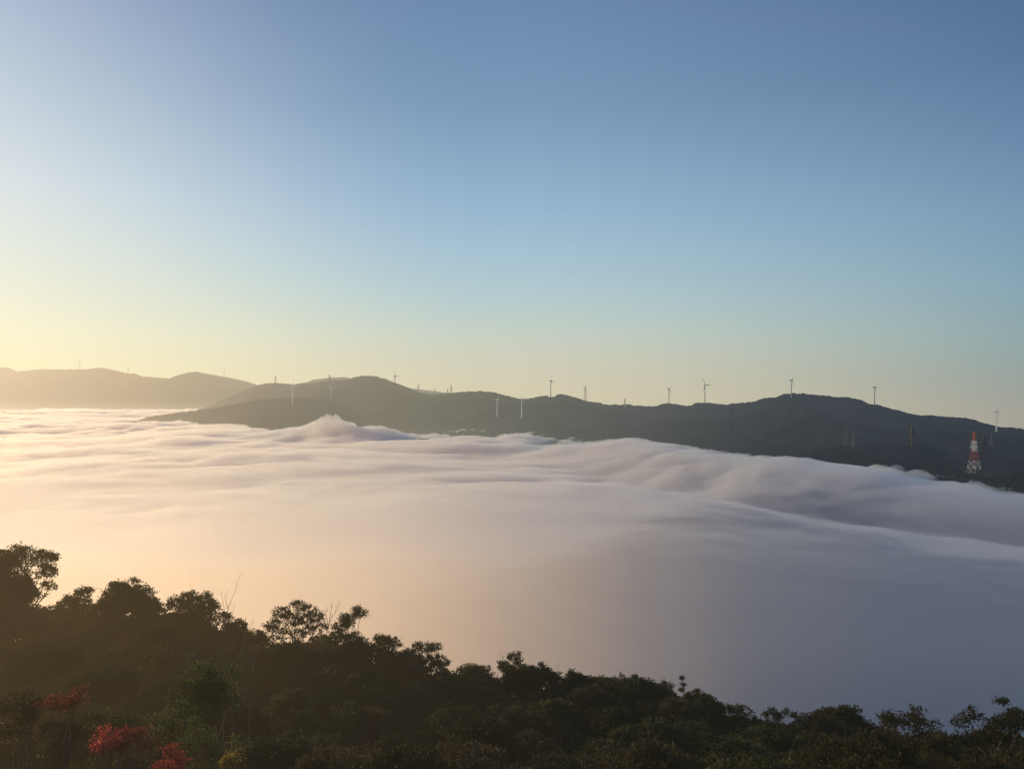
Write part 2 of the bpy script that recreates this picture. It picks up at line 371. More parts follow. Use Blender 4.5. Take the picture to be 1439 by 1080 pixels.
me = np_mesh('hillside', np.stack([GXX, GY, ground_z(GXX, GY)], -1).reshape(-1, 3), grid_faces(*GX.shape), [m])
hs_ = bpy.data.objects.new('hillside', me); C.objects.link(hs_); tag(hs_, 'steep near hillside under the thicket', kind='structure')

# ------------------------------------------------------------------ plant materials
def leaf_mat(name, c1, c2, c3, trans=.35, spec=.1):
    m, nt, out = new_mat(name)
    g = nt.nodes.new('ShaderNodeNewGeometry'); oi = nt.nodes.new('ShaderNodeObjectInfo')
    r = nt.nodes.new('ShaderNodeValToRGB'); e = r.color_ramp.elements
    e[0].position = 0; e[0].color = (*c1, 1); e[1].position = 1; e[1].color = (*c3, 1)
    x = e.new(.55); x.color = (*c2, 1)
    n1 = N(nt, 'ShaderNodeTexNoise', Scale=.9, Detail=2.0); nt.links.new(g.outputs['Position'], n1.inputs['Vector'])
    def MM(op, a, b, c=None):
        n = nt.nodes.new('ShaderNodeMath'); n.operation = op
        for i, v in enumerate((a, b, c)):
            if v is None: continue
            if isinstance(v, (int, float)): n.inputs[i].default_value = v
            else: nt.links.new(v, n.inputs[i])
        return n.outputs[0]
    f = MM('ADD', MM('MULTIPLY', g.outputs['Random Per Island'], .45), MM('MULTIPLY', MM('SUBTRACT', n1.outputs['Fac'], .35), 1.1))
    f = MM('ADD', f, MM('MULTIPLY', MM('SUBTRACT', oi.outputs['Random'], .5), .35))
    nt.links.new(f, r.inputs[0])
    p = N(nt, 'ShaderNodeBsdfPrincipled', Roughness=.65); p.inputs['Specular IOR Level'].default_value = spec
    nt.links.new(r.outputs[0], p.inputs['Base Color'])
    t = nt.nodes.new('ShaderNodeBsdfTranslucent'); nt.links.new(r.outputs[0], t.inputs['Color'])
    mx = N(nt, 'ShaderNodeMixShader'); mx.inputs[0].default_value = trans
    nt.links.new(p.outputs[0], mx.inputs[1]); nt.links.new(t.outputs[0], mx.inputs[2]); with_veil_glow(nt, mx.outputs[0], out)
    return m
def plain(name, c, rough=.7, metal=0, noise=0, mist=False):
    m, nt, out = new_mat(name)
    p = N(nt, 'ShaderNodeBsdfPrincipled', Roughness=rough, Metallic=metal); p.inputs['Base Color'].default_value = (*c, 1)
    tc = nt.nodes.new('ShaderNodeNewGeometry'); n1 = N(nt, 'ShaderNodeTexNoise', Scale=noise or 3.0, Detail=4.0); nt.links.new(tc.outputs['Position'], n1.inputs['Vector'])
    r = nt.nodes.new('ShaderNodeValToRGB'); r.color_ramp.elements[0].position = .3; r.color_ramp.elements[0].color = (*[v * .65 for v in c], 1); r.color_ramp.elements[1].position = .7; r.color_ramp.elements[1].color = (*[min(1, v * 1.15) for v in c], 1)
    nt.links.new(n1.outputs['Fac'], r.inputs[0]); nt.links.new(r.outputs[0], p.inputs['Base Color'])
    nt.links.new(p.outputs[0], out.inputs['Surface'])
    if mist: with_veil_glow(nt, p.outputs[0], out)
    return m
L_DARK = leaf_mat('evergreen_leaves', (.026, .032, .012), (.078, .086, .032), (.20, .20, .08))
L_BROWN = leaf_mat('brownish_leaves', (.03, .03, .012), (.11, .085, .04), (.23, .17, .09))
L_OLIVE = leaf_mat('olive_russet_leaves', (.03, .035, .012), (.07, .062, .022), (.13, .075, .035))
L_GREEN = leaf_mat('fresh_green_leaves', (.05, .07, .02), (.19, .22, .06), (.42, .44, .14))
L_RED = leaf_mat('red_autumn_leaves', (.12, .03, .02), (.72, .14, .095), (.98, .40, .30), trans=.55)
L_DULLRED = leaf_mat('dull_red_leaves', (.13, .04, .025), (.28, .08, .05), (.5, .15, .1), trans=.55)
L_YELLOW = leaf_mat('yellow_leaves', (.16, .11, .03), (.34, .24, .06), (.6, .45, .12), trans=.5)
BARK = plain('grey_brown_bark', (.09, .07, .05), .9, mist=True)
TWIG = plain('pale_dry_twig', (.36, .28, .19), .9, mist=True)

# ------------------------------------------------------------------ plants
def tube(pts, rads, sides=5):
    """vertices and faces of a tapered tube along pts"""
    V, Fc = [], []
    n = len(pts)
    for i, p in enumerate(pts):
        a = pts[min(i + 1, n - 1)] - pts[max(i - 1, 0)]
        a = a.normalized() if a.length > 1e-9 else Vector((0, 0, 1))
        u = a.orthogonal().normalized(); v = a.cross(u)
        for k in range(sides):
            th = 2 * math.pi * k / sides
            V.append(p + (u * math.cos(th) + v * math.sin(th)) * rads[i])
    for i in range(n - 1):
        for k in range(sides):
            k2 = (k + 1) % sides
            Fc.append((i * sides + k, i * sides + k2, (i + 1) * sides + k2, (i + 1) * sides + k))
    return V, Fc
class Wood:
    def __init__(s): s.V, s.F = [], []
    def add(s, pts, rads, sides=5):
        v, f = tube(pts, rads, sides); o = len(s.V); s.V += v; s.F += [tuple(i + o for i in q) for q in f]
    def limb(s, a, b, r0, r1, rng, n=5, bend=.12, sides=5):
        L = (b - a).length; off = Vector((rng.uniform(-1, 1), rng.uniform(-1, 1), rng.uniform(-.2, .8))) * L * bend
        pts = [a.lerp(b, t) + off * math.sin(math.pi * t) + Vector((rng.uniform(-1, 1), rng.uniform(-1, 1), rng.uniform(-1, 1))) * L * .03 * (0 < t < 1) for t in [i / n for i in range(n + 1)]]
        s.add(pts, [r0 + (r1 - r0) * i / n for i in range(n + 1)], sides); return pts
    def mesh(s, name, mat):
        me = bpy.data.meshes.new(name); me.from_pydata([tuple(v) for v in s.V], [], s.F); me.materials.append(mat)
        me.polygons.foreach_set('use_smooth', [True] * len(me.polygons)); me.update(); return me

def leaf_quads(cent, dirs, ln, wd, rg):
    n = len(cent); dirs = dirs / np.maximum(np.linalg.norm(dirs, axis=1, keepdims=True), 1e-6)
    rnd = rg.normal(size=(n, 3)); w_ = np.cross(dirs, rnd); w_ /= np.maximum(np.linalg.norm(w_, axis=1, keepdims=True), 1e-6)
    l = ln[:, None]; ww = wd[:, None]
    nrm = np.cross(dirs, w_)
    a = cent; b = cent + dirs * l * .5 + w_ * ww + nrm * ww * .3; c = cent + dirs * l; d_ = cent + dirs * l * .5 - w_ * ww + nrm * ww * .3
    return np.stack([a, b, c, d_], 1).reshape(-1, 3)

def plant_meshes(name, lobes, base, seed, dens=1.0, leaf=.13, lmat=None, bark=None, inner=.5, trunk_r=.09, fork=None, droop=0., flat=.8, per_tip=17, spread=.15, twigs=True):
    """lobes: (x, y, z, r) in metres; base: foot of the trunk. Returns crown mesh and trunk mesh."""
    rng = random.Random(seed); rg = np.random.RandomState(seed)
    wd_ = Wood(); base = Vector(base)
    cen = sum((Vector(l[:3]) for l in lobes), Vector()) / len(lobes)
    zlo = min(l[2] - l[3] for l in lobes)
    fk = Vector(fork) if fork else Vector((base.x * .4 + cen.x * .6, base.y * .4 + cen.y * .6, base.z + (zlo - base.z) * .75 + .15))
    wd_.limb(base, fk, trunk_r, trunk_r * .7, rng, 6, .06, 7)
    P, D = [], []
    for (x, y, z, r) in lobes:
        c = Vector((x, y, z)); end = c - Vector((0, 0, r * .35))
        wd_.limb(fk, end, trunk_r * .55, trunk_r * .22, rng, 6, .1, 5)
        nt_ = max(10, int(60 * dens * (r / .7) ** 2))
        v = rg.normal(size=(nt_, 3)); v /= np.linalg.norm(v, axis=1, keepdims=True)
        v[:, 2] = np.where(v[:, 2] < -.35, -v[:, 2], v[:, 2])
        lump = 1 + .22 * np.sin(v[:, 0] * 5 + seed) * np.sin(v[:, 1] * 4 + x * 3) + .12 * np.sin(v[:, 2] * 9 + y)
        rad = r * rg.uniform(.72, 1.06, nt_) * lump
        t = np.array([x, y, z]) + v * rad[:, None] * np.array([1, 1, flat])
        if twigs:
            for k in range(0, nt_, 3):
                wd_.limb(end, Vector(t[k]), trunk_r * .17, .006, rng, 3, .1, 3)
        # rosettes of leaves at the twig tips
        k = per_tip
        tt = np.repeat(t, k, 0) + rg.normal(size=(nt_ * k, 3)) * spread * np.array([.55, .55, .38])
        dd = rg.normal(size=(nt_ * k, 3)) + np.repeat(v, k, 0) * .8 + np.array([0, 0, .35 - droop])
        P.append(tt); D.append(dd)
        ni = int(inner * nt_ * 6)
        if ni:
            v2 = rg.normal(size=(ni, 3)); v2 /= np.linalg.norm(v2, axis=1, keepdims=True)
            P.append(np.array([x, y, z]) + v2 * r * (rg.uniform(0, 1, ni) ** .5)[:, None] * .85 * np.array([1, 1, flat])); D.append(rg.normal(size=(ni, 3)))
    P = np.concatenate(P); D = np.concatenate(D); n = len(P)
    ln = leaf * rg.uniform(.6, 1.25, n); V = leaf_quads(P, D, ln, ln * rg.uniform(.2, .33, n), rg)
    cm = np_mesh(name + '_crown', V, np.arange(n * 4).reshape(-1, 4), [lmat or L_DARK], smooth=False)
    return cm, wd_.mesh(name + '_trunk', bark or BARK)

def plant(kind, meshes, loc, label=None, cat='tree', group=None, rz=0, sc_=1.0, crown='crown', trunk='trunk'):
    t = empty(kind, loc, rz); t.scale = (sc_,) * 3
    c = bpy.data.objects.new(crown, meshes[0]); C.objects.link(c); c.parent = t
    k = bpy.data.objects.new(trunk, meshes[1]); C.objects.link(k); k.parent = t
    return tag(t, label, cat, group)

def from_pixels(kind, lobes, Y, label, seed, basepx=None, group=None, cat='tree', depth=.8, **kw):
    """a tree seen at photo columns/rows; lobes (px, py, r_px). It stands on the hillside at depth Y"""
    rng = random.Random(seed + 99)
    bx_ = (basepx if basepx is not None else sum(l[0] for l in lobes) / len(lobes))
    X = (bx_ - CX) / F * Y; gz = float(ground_z(X, Y)); L = []
    for (a, b, r) in lobes:
        p = at(a, b, Y); r_ = r / F * Y
        L.append((p.x - X, rng.uniform(-depth, depth), p.z - gz, r_))
    return plant(kind, plant_meshes(kind, L, (0, 0, -.3), seed, **kw), (X, Y, gz), label, cat, group)

def random_lobes(seed, R=2.3, H=5.2, n=11):
    rng = random.Random(seed); L = []
    for i in range(n):
        a = rng.uniform(0, 2 * math.pi); q = rng.uniform(0, 1) ** .6
        zz = H - .75 - (q ** 2) * rng.uniform(.7, 2.0)
        L.append((math.cos(a) * q * R * .78, math.sin(a) * q * R * .78, zz, rng.uniform(.55, 1.0)))
    for i in range(3):
        a = rng.uniform(0, 6.28); L.append((math.cos(a) * R * .5, math.sin(a) * R * .5, H * .42, 1.1))
    return L

# the thicket: many evergreens, nothing tells most of them apart
VAR = {}
for key, mat, cnt in (('dark', L_DARK, 6), ('brown', L_BROWN, 3), ('olive', L_OLIVE, 3)):
    VAR[key] = [plant_meshes('thicket_tree', random_lobes(100 + i * 7 + cnt * 31, R=2.2 + .25 * (i % 3), H=5.0, n=11 + i % 3), (0, 0, -.4), 200 + i + cnt * 17, dens=.8, lmat=mat, leaf=.14 + .02 * (i % 2)) for i in range(cnt)]
GRP = 'evergreen trees of the dark thicket'
rng = random.Random(5)
for rank, (Y, step) in enumerate([(52, 46), (49.5, 56), (46.5, 70), (42.5, 92), (38, 104), (34, 114), (30.5, 128), (27, 142), (24, 160), (21.5, 180)]):
    x = -130 + rng.uniform(0, step)
    while x < 1590:
        yy = Y + rng.uniform(-1.6, 1.6); xx = (x - CX) / F * yy; gz = float(ground_z(xx, yy))
        s_ = rng.uniform(.78, 1.05) * (.93 if rank == 0 else 1) * (.8 if Y < 25 and x < 450 else 1)
        olive = x > 1120 and Y < 40
        key = 'olive' if olive or (x > 1230 and rng.random() < .6) else ('brown' if rng.random() < .3 else 'dark')
        lab = {'dark': 'dark green broadleaf evergreen in the dense thicket on the near hillside', 'brown': 'brownish green broadleaf tree in the dense thicket on the near hillside', 'olive': 'olive and russet leaved tree in the thicket below the right end of the fog'}[key]
        plant('evergreen_tree', rng.choice(VAR[key]), (xx, yy, gz), lab, 'tree', GRP if key == 'dark' else ('brownish trees of the thicket' if key == 'brown' else 'russet leaved trees of the thicket'), rng.uniform(0, 6.28), s_)
        x += step * rng.uniform(.75, 1.25)

EG = 'evergreen_tree'
from_pixels('broadleaf_tree', [(8, 800, 24), (30, 788, 16), (52, 792, 18), (66, 806, 13), (18, 778, 11), (42, 776, 8), (60, 786, 9), (62, 826, 9), (20, 822, 24), (-14, 800, 26), (44, 838, 18), (-30, 830, 30), (5, 845, 24)], 46, 'tall open crowned tree rising highest at the left end of the thicket', 301, basepx=20, dens=1.15)
from_pixels('broadleaf_tree', [(118, 832, 8), (128, 830, 6), (105, 840, 8), (92, 846, 9), (112, 852, 12)], 50, 'small flat topped tree between the tallest crown and the dome shaped one', 302, basepx=108, dens=1.3)
from_pixels('broadleaf_tree', [(160, 836, 17), (180, 828, 14), (196, 838, 16), (175, 850, 20), (150, 856, 14), (212, 856, 12), (166, 822, 7), (186, 819, 6)], 49, 'dome shaped evergreen with a ragged leafy top beside the small flat topped tree', 303, dens=1.2)
from_pixels('broadleaf_tree', [(252, 848, 13), (268, 842, 13), (284, 848, 14), (292, 862, 14), (262, 862, 18), (312, 872, 11), (325, 884, 10)], 50, 'rounded evergreen beside the tall bare twigs', 304, dens=1.2)
from_pixels('broadleaf_tree', [(400, 860, 12), (420, 853, 11), (438, 856, 12), (388, 874, 11), (410, 874, 13), (432, 874, 13), (448, 868, 10), (456, 878, 8), (380, 890, 10), (396, 894, 10), (420, 893, 11), (440, 888, 9), (408, 862, 8)], 50, 'round open crowned tree with fog showing between its leaf clumps', 305, basepx=425, dens=1.0, inner=.15, leaf=.12)
from_pixels('broadleaf_tree', [(490, 868, 6), (499, 862, 5), (507, 864, 6), (497, 870, 5), (482, 874, 7), (477, 884, 8), (488, 880, 6), (503, 858, 4)], 50, 'small wind swept sapling leaning to the right on the skyline', 306, basepx=476, dens=2.2, inner=.2, leaf=.12, trunk_r=.05, flat=1.0, spread=.2)
from_pixels('broadleaf_tree', [(475, 898, 13), (495, 900, 14), (512, 906, 12), (460, 908, 14), (490, 916, 18)], 51, 'low round bush topped tree under the wind swept sapling', 307, dens=1.2)
from_pixels('broadleaf_tree', [(535, 900, 9), (546, 896, 7), (552, 908, 10), (532, 912, 11), (542, 922, 16)], 51, 'narrow tree with a notched top in the middle of the thicket skyline', 308, dens=1.3)
from_pixels('broadleaf_tree', [(585, 912, 7), (598, 911, 9), (610, 916, 9), (619, 924, 8), (625, 934, 7), (575, 918, 7), (600, 926, 10), (588, 934, 13), (612, 942, 11), (622, 946, 7)], 51, 'arching tree whose crown curves down to the right', 309, dens=1.2, inner=.25)
from_pixels('broadleaf_tree', [(652, 946, 9), (664, 940, 8), (672, 948, 9), (660, 956, 13)], 51, 'little round crown just right of the arching tree', 310, dens=1.2)
from_pixels('broadleaf_tree', [(712, 934, 9), (724, 932, 10), (736, 938, 10), (746, 942, 9), (706, 942, 8), (728, 950, 16), (762, 936, 7), (770, 944, 10), (780, 948, 8), (756, 952, 12)], 51, 'wide layered crown beside the thin bare twigs', 311, dens=1.2)
from_pixels('broadleaf_tree', [(802, 944, 7), (806, 952, 9), (814, 958, 9), (798, 960, 10), (822, 966, 8)], 51, 'pointed small tree halfway along the falling thicket skyline', 312, dens=1.3)
from_pixels('young_tree', [(889, 952, 5.5), (893, 953, 4), (885, 954, 4)], 51, 'lollipop shaped sapling with a single tuft on a thin stem', 313, dens=2.2, leaf=.1, trunk_r=.03, spread=.1, basepx=890)
from_pixels('young_tree', [(960, 957, 3), (961, 963, 3.2), (957, 968, 3.2), (964, 970, 3)], 51, 'slim upright leafy shoot on the skyline right of the lollipop sapling', 314, dens=2.6, leaf=.1, trunk_r=.03, spread=.1, basepx=960)
from_pixels('broadleaf_tree', [(905, 962, 8), (922, 964, 8), (940, 970, 9), (915, 974, 12)], 51.5, 'low crown between the lollipop sapling and the slim shoot', 315, dens=1.2)
from_pixels('broadleaf_tree', [(980, 978, 7), (992, 982, 8), (1004, 992, 8), (986, 990, 10), (1034, 998, 9), (1048, 1003, 9), (1058, 1009, 8), (1018, 998, 11), (1000, 1004, 16), (1040, 1014, 16)], 51.5, 'straggling twin crowned tree where the skyline drops to the right', 316, dens=1.2)
from_pixels('young_tree', [(1080, 996, 5), (1086, 1001, 6), (1094, 1006, 6), (1078, 1006, 5)], 50, 'spiky little tree sticking out above the low right skyline', 317, dens=1.6, leaf=.12, trunk_r=.04)
from_pixels('young_tree', [(1110, 1006, 5), (1118, 1009, 5), (1126, 1014, 6), (1108, 1015, 6)], 50, 'small shrubby crown next right of the spiky little tree', 318, dens=1.6, leaf=.12, trunk_r=.04)
from_pixels('broadleaf_tree', [(1240, 1008, 11), (1258, 1006, 10), (1275, 1004, 12), (1292, 1008, 11), (1302, 1014, 9), (1265, 1022, 17), (1240, 1028, 14), (1290, 1032, 14), (1300, 1026, 9)], 34, 'round russet tinged tree standing alone left of the gap in the skyline', 319, dens=1.15, leaf=.11, lmat=L_OLIVE, bark=TWIG)
from_pixels('broadleaf_tree', [(1352, 1016, 12), (1372, 1010, 13), (1392, 1008, 12), (1412, 1012, 13), (1430, 1020, 14), (1345, 1030, 14), (1380, 1030, 20), (1415, 1036, 20), (1450, 1026, 16)], 34, 'broad russet and olive tree at the right end of the thicket', 320, dens=1.1, leaf=.11, lmat=L_OLIVE, bark=TWIG)
from_pixels('young_tree', [(1406, 990, 6), (1416, 991, 8), (1424, 994, 5), (1410, 996, 5)], 36, 'flat umbrella shaped top of a thin tree above the broad russet tree', 321, dens=1.8, leaf=.11, trunk_r=.04, flat=.5, basepx=1408)

# lit and coloured shrubs in front
def shrub(px, py, rpx, Y, label, seed, mat, n=7, cat='shrub', kind='shrub', low=True, **kw):
    rng = random.Random(seed); L = []
    for i in range(n):
        a = rng.uniform(0, 6.28); q = rng.uniform(.1, .85)
        L.append((px + math.cos(a) * q * rpx, py + math.sin(a) * q * rpx * .7, rpx * rng.uniform(.28, .48)))
    for i in range(n // 2 if low else 0): L.append((px + rng.uniform(-.7, .7) * rpx, py + rpx * rng.uniform(.7, 1.5), rpx * rng.uniform(.3, .45)))
    return from_pixels(kind, L, Y, label, seed, basepx=px, cat=cat, lmat=mat, depth=.5, trunk_r=.04, **kw)
shrub(300, 985, 55, 26, 'sunlit fresh green bush above the red leaved shrubs', 401, L_GREEN, 13, dens=.9, leaf=.1, bark=TWIG)
shrub(255, 1015, 44, 24, 'dull green bush between the red shrub and the sunlit bush', 402, L_GREEN, 7, dens=.6, leaf=.09)
shrub(98, 985, 22, 22, 'upper red leaved shrub with drooping sprays', 403, L_DULLRED, 7, dens=.55, leaf=.08, inner=0, droop=1.0, low=False, flat=.5)
shrub(158, 1032, 22, 20.5, 'brightest red shrub, the middle one of three', 404, L_RED, 7, dens=.6, leaf=.075, inner=.05, droop=.6, low=False, flat=.6)
shrub(190, 1040, 26, 20.8, 'dull red shrub behind the brightest red one', 405, L_DULLRED, 6, dens=.4, leaf=.07, inner=0, droop=.8, low=False, flat=.6)
shrub(240, 1068, 18, 19.5, 'low scarlet shrub at the very bottom edge of the thicket', 406, L_RED, 6, dens=.6, leaf=.075, inner=.05, droop=.6, low=False, flat=.6)
shrub(324, 1068, 4.5, 19.5, 'small yellow leaved plant beside the scarlet shrub', 407, L_YELLOW, 4, dens=.6, leaf=.07, inner=0, low=False)
shrub(30, 1000, 42, 24, 'brown green bush left of the upper red shrub', 408, L_BROWN, 8, dens=.6, leaf=.1)

shrub(88, 1035, 34, 23, 'brownish bush under the upper red leaved shrub', 409, L_BROWN, 8, dens=.7, leaf=.09)
shrub(196, 1068, 36, 22.5, 'brownish bush behind and between the two lower red shrubs', 410, L_BROWN, 8, dens=.7, leaf=.09)
# bare twigs and saplings
def bare(stems, Y, label, seed, group=None, mat=None, r=.02):
    """stems: polylines in photo pixels; side twigs are grown on them"""
    rng = random.Random(seed); x0 = stems[0][0][0]; X = (x0 - CX) / F * Y; gz = float(ground_z(X, Y)); o = Vector((X, Y, gz)); w_ = Wood()
    t = empty('bare_sapling', o); tag(t, label, 'bare sapling', group)
    for si, st in enumerate(stems):
        pts = [at(a, b, Y) - o + Vector((0, rng.uniform(-.1, .1), 0)) for a, b in st]
        if si == 0: pts = [Vector((0, 0, -.2))] + pts
        n = len(pts); rr = r * (1 if si == 0 else .75)
        w_.add(pts, [rr * (1 - .75 * i / (n - 1)) for i in range(n)], 4)
        for k in range(1 if si else 1, n - 1):
            for _ in range(2):
                a = pts[k].lerp(pts[k + 1], rng.random()); up = (pts[k + 1] - pts[k]).normalized()
                b = a + (up * rng.uniform(.5, 1) + Vector((rng.uniform(-.8, .8), rng.uniform(-.3, .3), .2))) * rng.uniform(.15, .5)
                w_.limb(a, b, rr * .4, rr * .12, rng, 3, .08, 3)
    ob = bpy.data.objects.new('stem', w_.mesh('stem', mat or TWIG)); C.objects.link(ob); ob.parent = t
    return t
bare([[(312, 900), (318, 868), (323, 850), (331, 828), (338, 806)], [(318, 868), (315, 845), (312, 832)], [(322, 855), (318, 840), (321, 828)], [(316, 880), (327, 862), (330, 850)]], 44, 'tallest bare twigs, reaching up beside the rounded evergreen', 501, mat=BARK)
bare([[(335, 925), (345, 895), (352, 880), (358, 871)], [(344, 898), (340, 884)], [(340, 910), (352, 893)]], 44, 'short bare twigs low between the rounded evergreen and the open crowned tree', 502)
bare([[(459, 905), (460, 885), (466, 868), (474, 856), (480, 843)], [(460, 880), (452, 865), (448, 850)], [(463, 874), (466, 855), (466, 846)], [(462, 878), (458, 862), (460, 850)]], 50, 'fan of bare twigs between the open crowned tree and the wind swept sapling', 503, r=.03, mat=BARK)
bare([[(698, 962), (700, 945), (706, 930), (710, 912)], [(703, 938), (713, 922), (718, 914)], [(706, 932), (702, 920)], [(708, 930), (716, 926)]], 50, 'thin bare twigs beside the wide layered crown in mid thicket', 504, r=.025, mat=BARK)
bare([[(262, 900), (268, 860), (266, 838), (270, 818)], [(267, 850), (274, 832)]], 49, 'single thin bare shoot standing up from the rounded evergreen', 505, r=.015, mat=BARK)
bare([[(296, 910), (299, 875), (296, 850), (298, 832)], [(298, 870), (305, 850)], [(297, 860), (290, 844)]], 47, 'slender bare shoot just left of the tallest bare twigs', 506, r=.018, mat=BARK)
bare([[(636, 980), (640, 960), (645, 945), (643, 932)], [(641, 955), (650, 940)], [(643, 948), (637, 936)]], 50, 'small bare twig between the arching tree and the little round crown', 507, r=.016, mat=BARK)
bare([[(775, 985), (778, 960), (784, 938), (786, 928)], [(780, 955), (775, 938)]], 50, 'bare shoot at the right end of the wide layered crown', 508, r=.016, mat=BARK)
rng = random.Random(31)
for i in range(9):
    a = 262 + i * 11 + rng.uniform(-5, 5); b = rng.uniform(880, 925); h = rng.uniform(60, 110); l = rng.uniform(5, 32)
    bare([[(a, b + h), (a + l * .4, b + h * .5), (a + l, b)], [(a + l * .35, b + h * .6), (a + l * .2, b + h * .2)]], rng.uniform(30, 36), 'pale leaning stem in the cluster of dry stems above the sunlit green bush', 560 + i, group='dry stems above the sunlit bush', r=.02)
for a, Y in ((88, 49.5), (33, 47), (20, 43), (70, 46), (110, 46), (328, 48), (455, 46)):
    gz = float(ground_z((a - CX) / F * Y, Y))
    plant('evergreen_tree', VAR['dark'][int(a) % 6], ((a - CX) / F * Y, Y, gz), 'dark green broadleaf evergreen in the dense thicket on the near hillside', 'tree', GRP, a * 1.7, .82)
rng = random.Random(77)
for i in range(26):
    a = rng.uniform(10, 1400); Y = rng.uniform(24, 38); b = canopy_px(a, Y) - rng.uniform(5, 45); h = rng.uniform(40, 95)
    lean = rng.uniform(-16, 22)
    bare([[(a, b + h), (a + lean * .4, b + h * .5), (a + lean, b)], [(a + lean * .2, b + h * .7), (a - rng.uniform(4, 14), b + h * .25)]], Y, 'pale dry stem standing among the leaves of the dark thicket', 600 + i, group='pale dry stems in the thicket', r=.018)

# ------------------------------------------------------------------ wind turbines
WHITE = plain('white_turbine_paint', (.7, .69, .66), .6, noise=.004)
def band(z0, z1, r0, r1, n=20, rings=12):
    V, Fc = [], []
    for i in range(rings + 1):
        t = i / rings
        for k in range(n):
            a = 2 * math.pi * k / n; r = r0 + (r1 - r0) * t; V.append((r * math.cos(a), r * math.sin(a), z0 + (z1 - z0) * t))
    for i in range(rings):
        for k in range(n): Fc.append((i * n + k, i * n + (k + 1) % n, (i + 1) * n + (k + 1) % n, (i + 1) * n + k))
    Fc.append(tuple(range(rings * n, rings * n + n))); Fc.append(tuple(range(n - 1, -1, -1)))
    return V, Fc
def lathe_y(prof, n=16):      # profile (y, r) about the Y axis
    V, Fc = [], []
    for y, r in prof:
        for k in range(n):
            a = 2 * math.pi * k / n; V.append((r * math.cos(a), y, r * math.sin(a)))
    for i in range(len(prof) - 1):
        for k in range(n): Fc.append((i * n + k, i * n + (k + 1) % n, (i + 1) * n + (k + 1) % n, (i + 1) * n + k))
    return V, Fc
def blade_mesh(L=33):
    V, Fc = [], []; st = [(0, .8, .8), (.05, .8, .8), (.14, 1.3, .6), (.22, 1.5, .4), (.5, 1.0, .25), (.8, .6, .14), (.97, .45, .08), (1, .1, .03)]
    for t, c, th in st:
        tw = math.radians(18 * (1 - t)); z = t * L + 1.2
        for k in range(10):
            a = 2 * math.pi * k / 10; x = math.cos(a) * c * (1 if math.cos(a) > 0 else 1.3); y = math.sin(a) * th
            V.append((x * math.cos(tw) - y * math.sin(tw), x * math.sin(tw) + y * math.cos(tw), z))
    for i in range(len(st) - 1):
        for k in range(10): Fc.append((i * 10 + k, i * 10 + (k + 1) % 10, (i + 1) * 10 + (k + 1) % 10, (i + 1) * 10 + k))
    return V, Fc
TM = {}
def turbine(px, hub_y, base_y, Y, yaw, rot, label, low=8):
    """tower of 70 m standing on the slope at that place; low: metres of foot set into the ground"""
    Y = stand_on(px, base_y); base = at(px, base_y, Y); H = (base_y - hub_y) / F * Y
    if not TM:
        TM['tower'] = link_mesh('tower', *band(0, 1, 2.1, 1.25), [WHITE], smooth=True).data
        TM['nacelle'] = link_mesh('nacelle', *lathe_y([(-3.2, .1), (-3.2, 1.5), (-2.8, 1.9), (0, 2.1), (5.5, 1.9), (7.2, 1.5), (7.6, .1)]), [WHITE], smooth=True).data
        TM['hub'] = link_mesh('hub', *lathe_y([(-6.6, .05), (-6.2, .8), (-5.2, 1.4), (-4, 1.6), (-3.2, 1.5), (-3.2, .05)]), [WHITE], smooth=True).data
        TM['blade'] = link_mesh('blade', *blade_mesh(), [WHITE], smooth=True).data
        for o in [o for o in C.objects if o.name in TM]: bpy.data.objects.remove(o)
    t = empty('wind_turbine', base, yaw); tag(t, label, 'wind turbine', 'wind turbines on the far ridge')
    def part(n, parent=t):
        o = bpy.data.objects.new(n, TM[n]); C.objects.link(o); o.parent = parent; return o
    tw = part('tower'); tw.location = (0, 0, -low); tw.scale = (1, 1, H - 1.5 + low)
    nc = part('nacelle'); nc.location = (0, 0, H)
    hb = part('hub'); hb.location = (0, 0, H)
    k = H / 70.
    for i in range(3):
        b = part('blade'); b.location = (0, -4.7, H); b.rotation_euler = (0, rot + i * 2 * math.pi / 3, 0)
    return t
STEEL = plain('galvanised_steel', (.17, .17, .17), .5, .3, noise=.3)
def with_haze_glow(name, c, glow):
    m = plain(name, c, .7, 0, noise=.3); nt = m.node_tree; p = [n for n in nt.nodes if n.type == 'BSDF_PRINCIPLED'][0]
    p.inputs['Emission Color'].default_value = (*glow, 1); p.inputs['Emission Strength'].default_value = 1.0; return m  # emission stands in for the haze in front of distant things
STEELD = with_haze_glow('haze_glow_steel', (.07, .07, .07), (.035, .038, .043))  # dim grey glow painted in for haze over the far slope
STEELW = with_haze_glow('warm_haze_glow_steel', (.08, .08, .08), (.20, .175, .13))
STEELH = with_haze_glow('strong_haze_glow_steel', (.06, .06, .06), (.56, .45, .30))
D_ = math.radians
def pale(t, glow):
    m = with_haze_glow('haze_glow_turbine_paint', (.6, .58, .54), glow)  # painted glow in place of haze, lightening the chosen turbines
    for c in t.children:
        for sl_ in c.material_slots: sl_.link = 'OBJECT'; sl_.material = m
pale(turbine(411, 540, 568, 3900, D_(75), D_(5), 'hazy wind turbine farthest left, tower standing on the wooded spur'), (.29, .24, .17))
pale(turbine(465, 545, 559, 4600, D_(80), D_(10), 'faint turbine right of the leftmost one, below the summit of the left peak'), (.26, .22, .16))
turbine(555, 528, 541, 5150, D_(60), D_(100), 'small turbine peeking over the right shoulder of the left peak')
pale(turbine(698.5, 561, 586, 3250, D_(85), D_(40), 'pale turbine wholly against the dark slope, left of the one crossing the crest'), (.20, .19, .165))
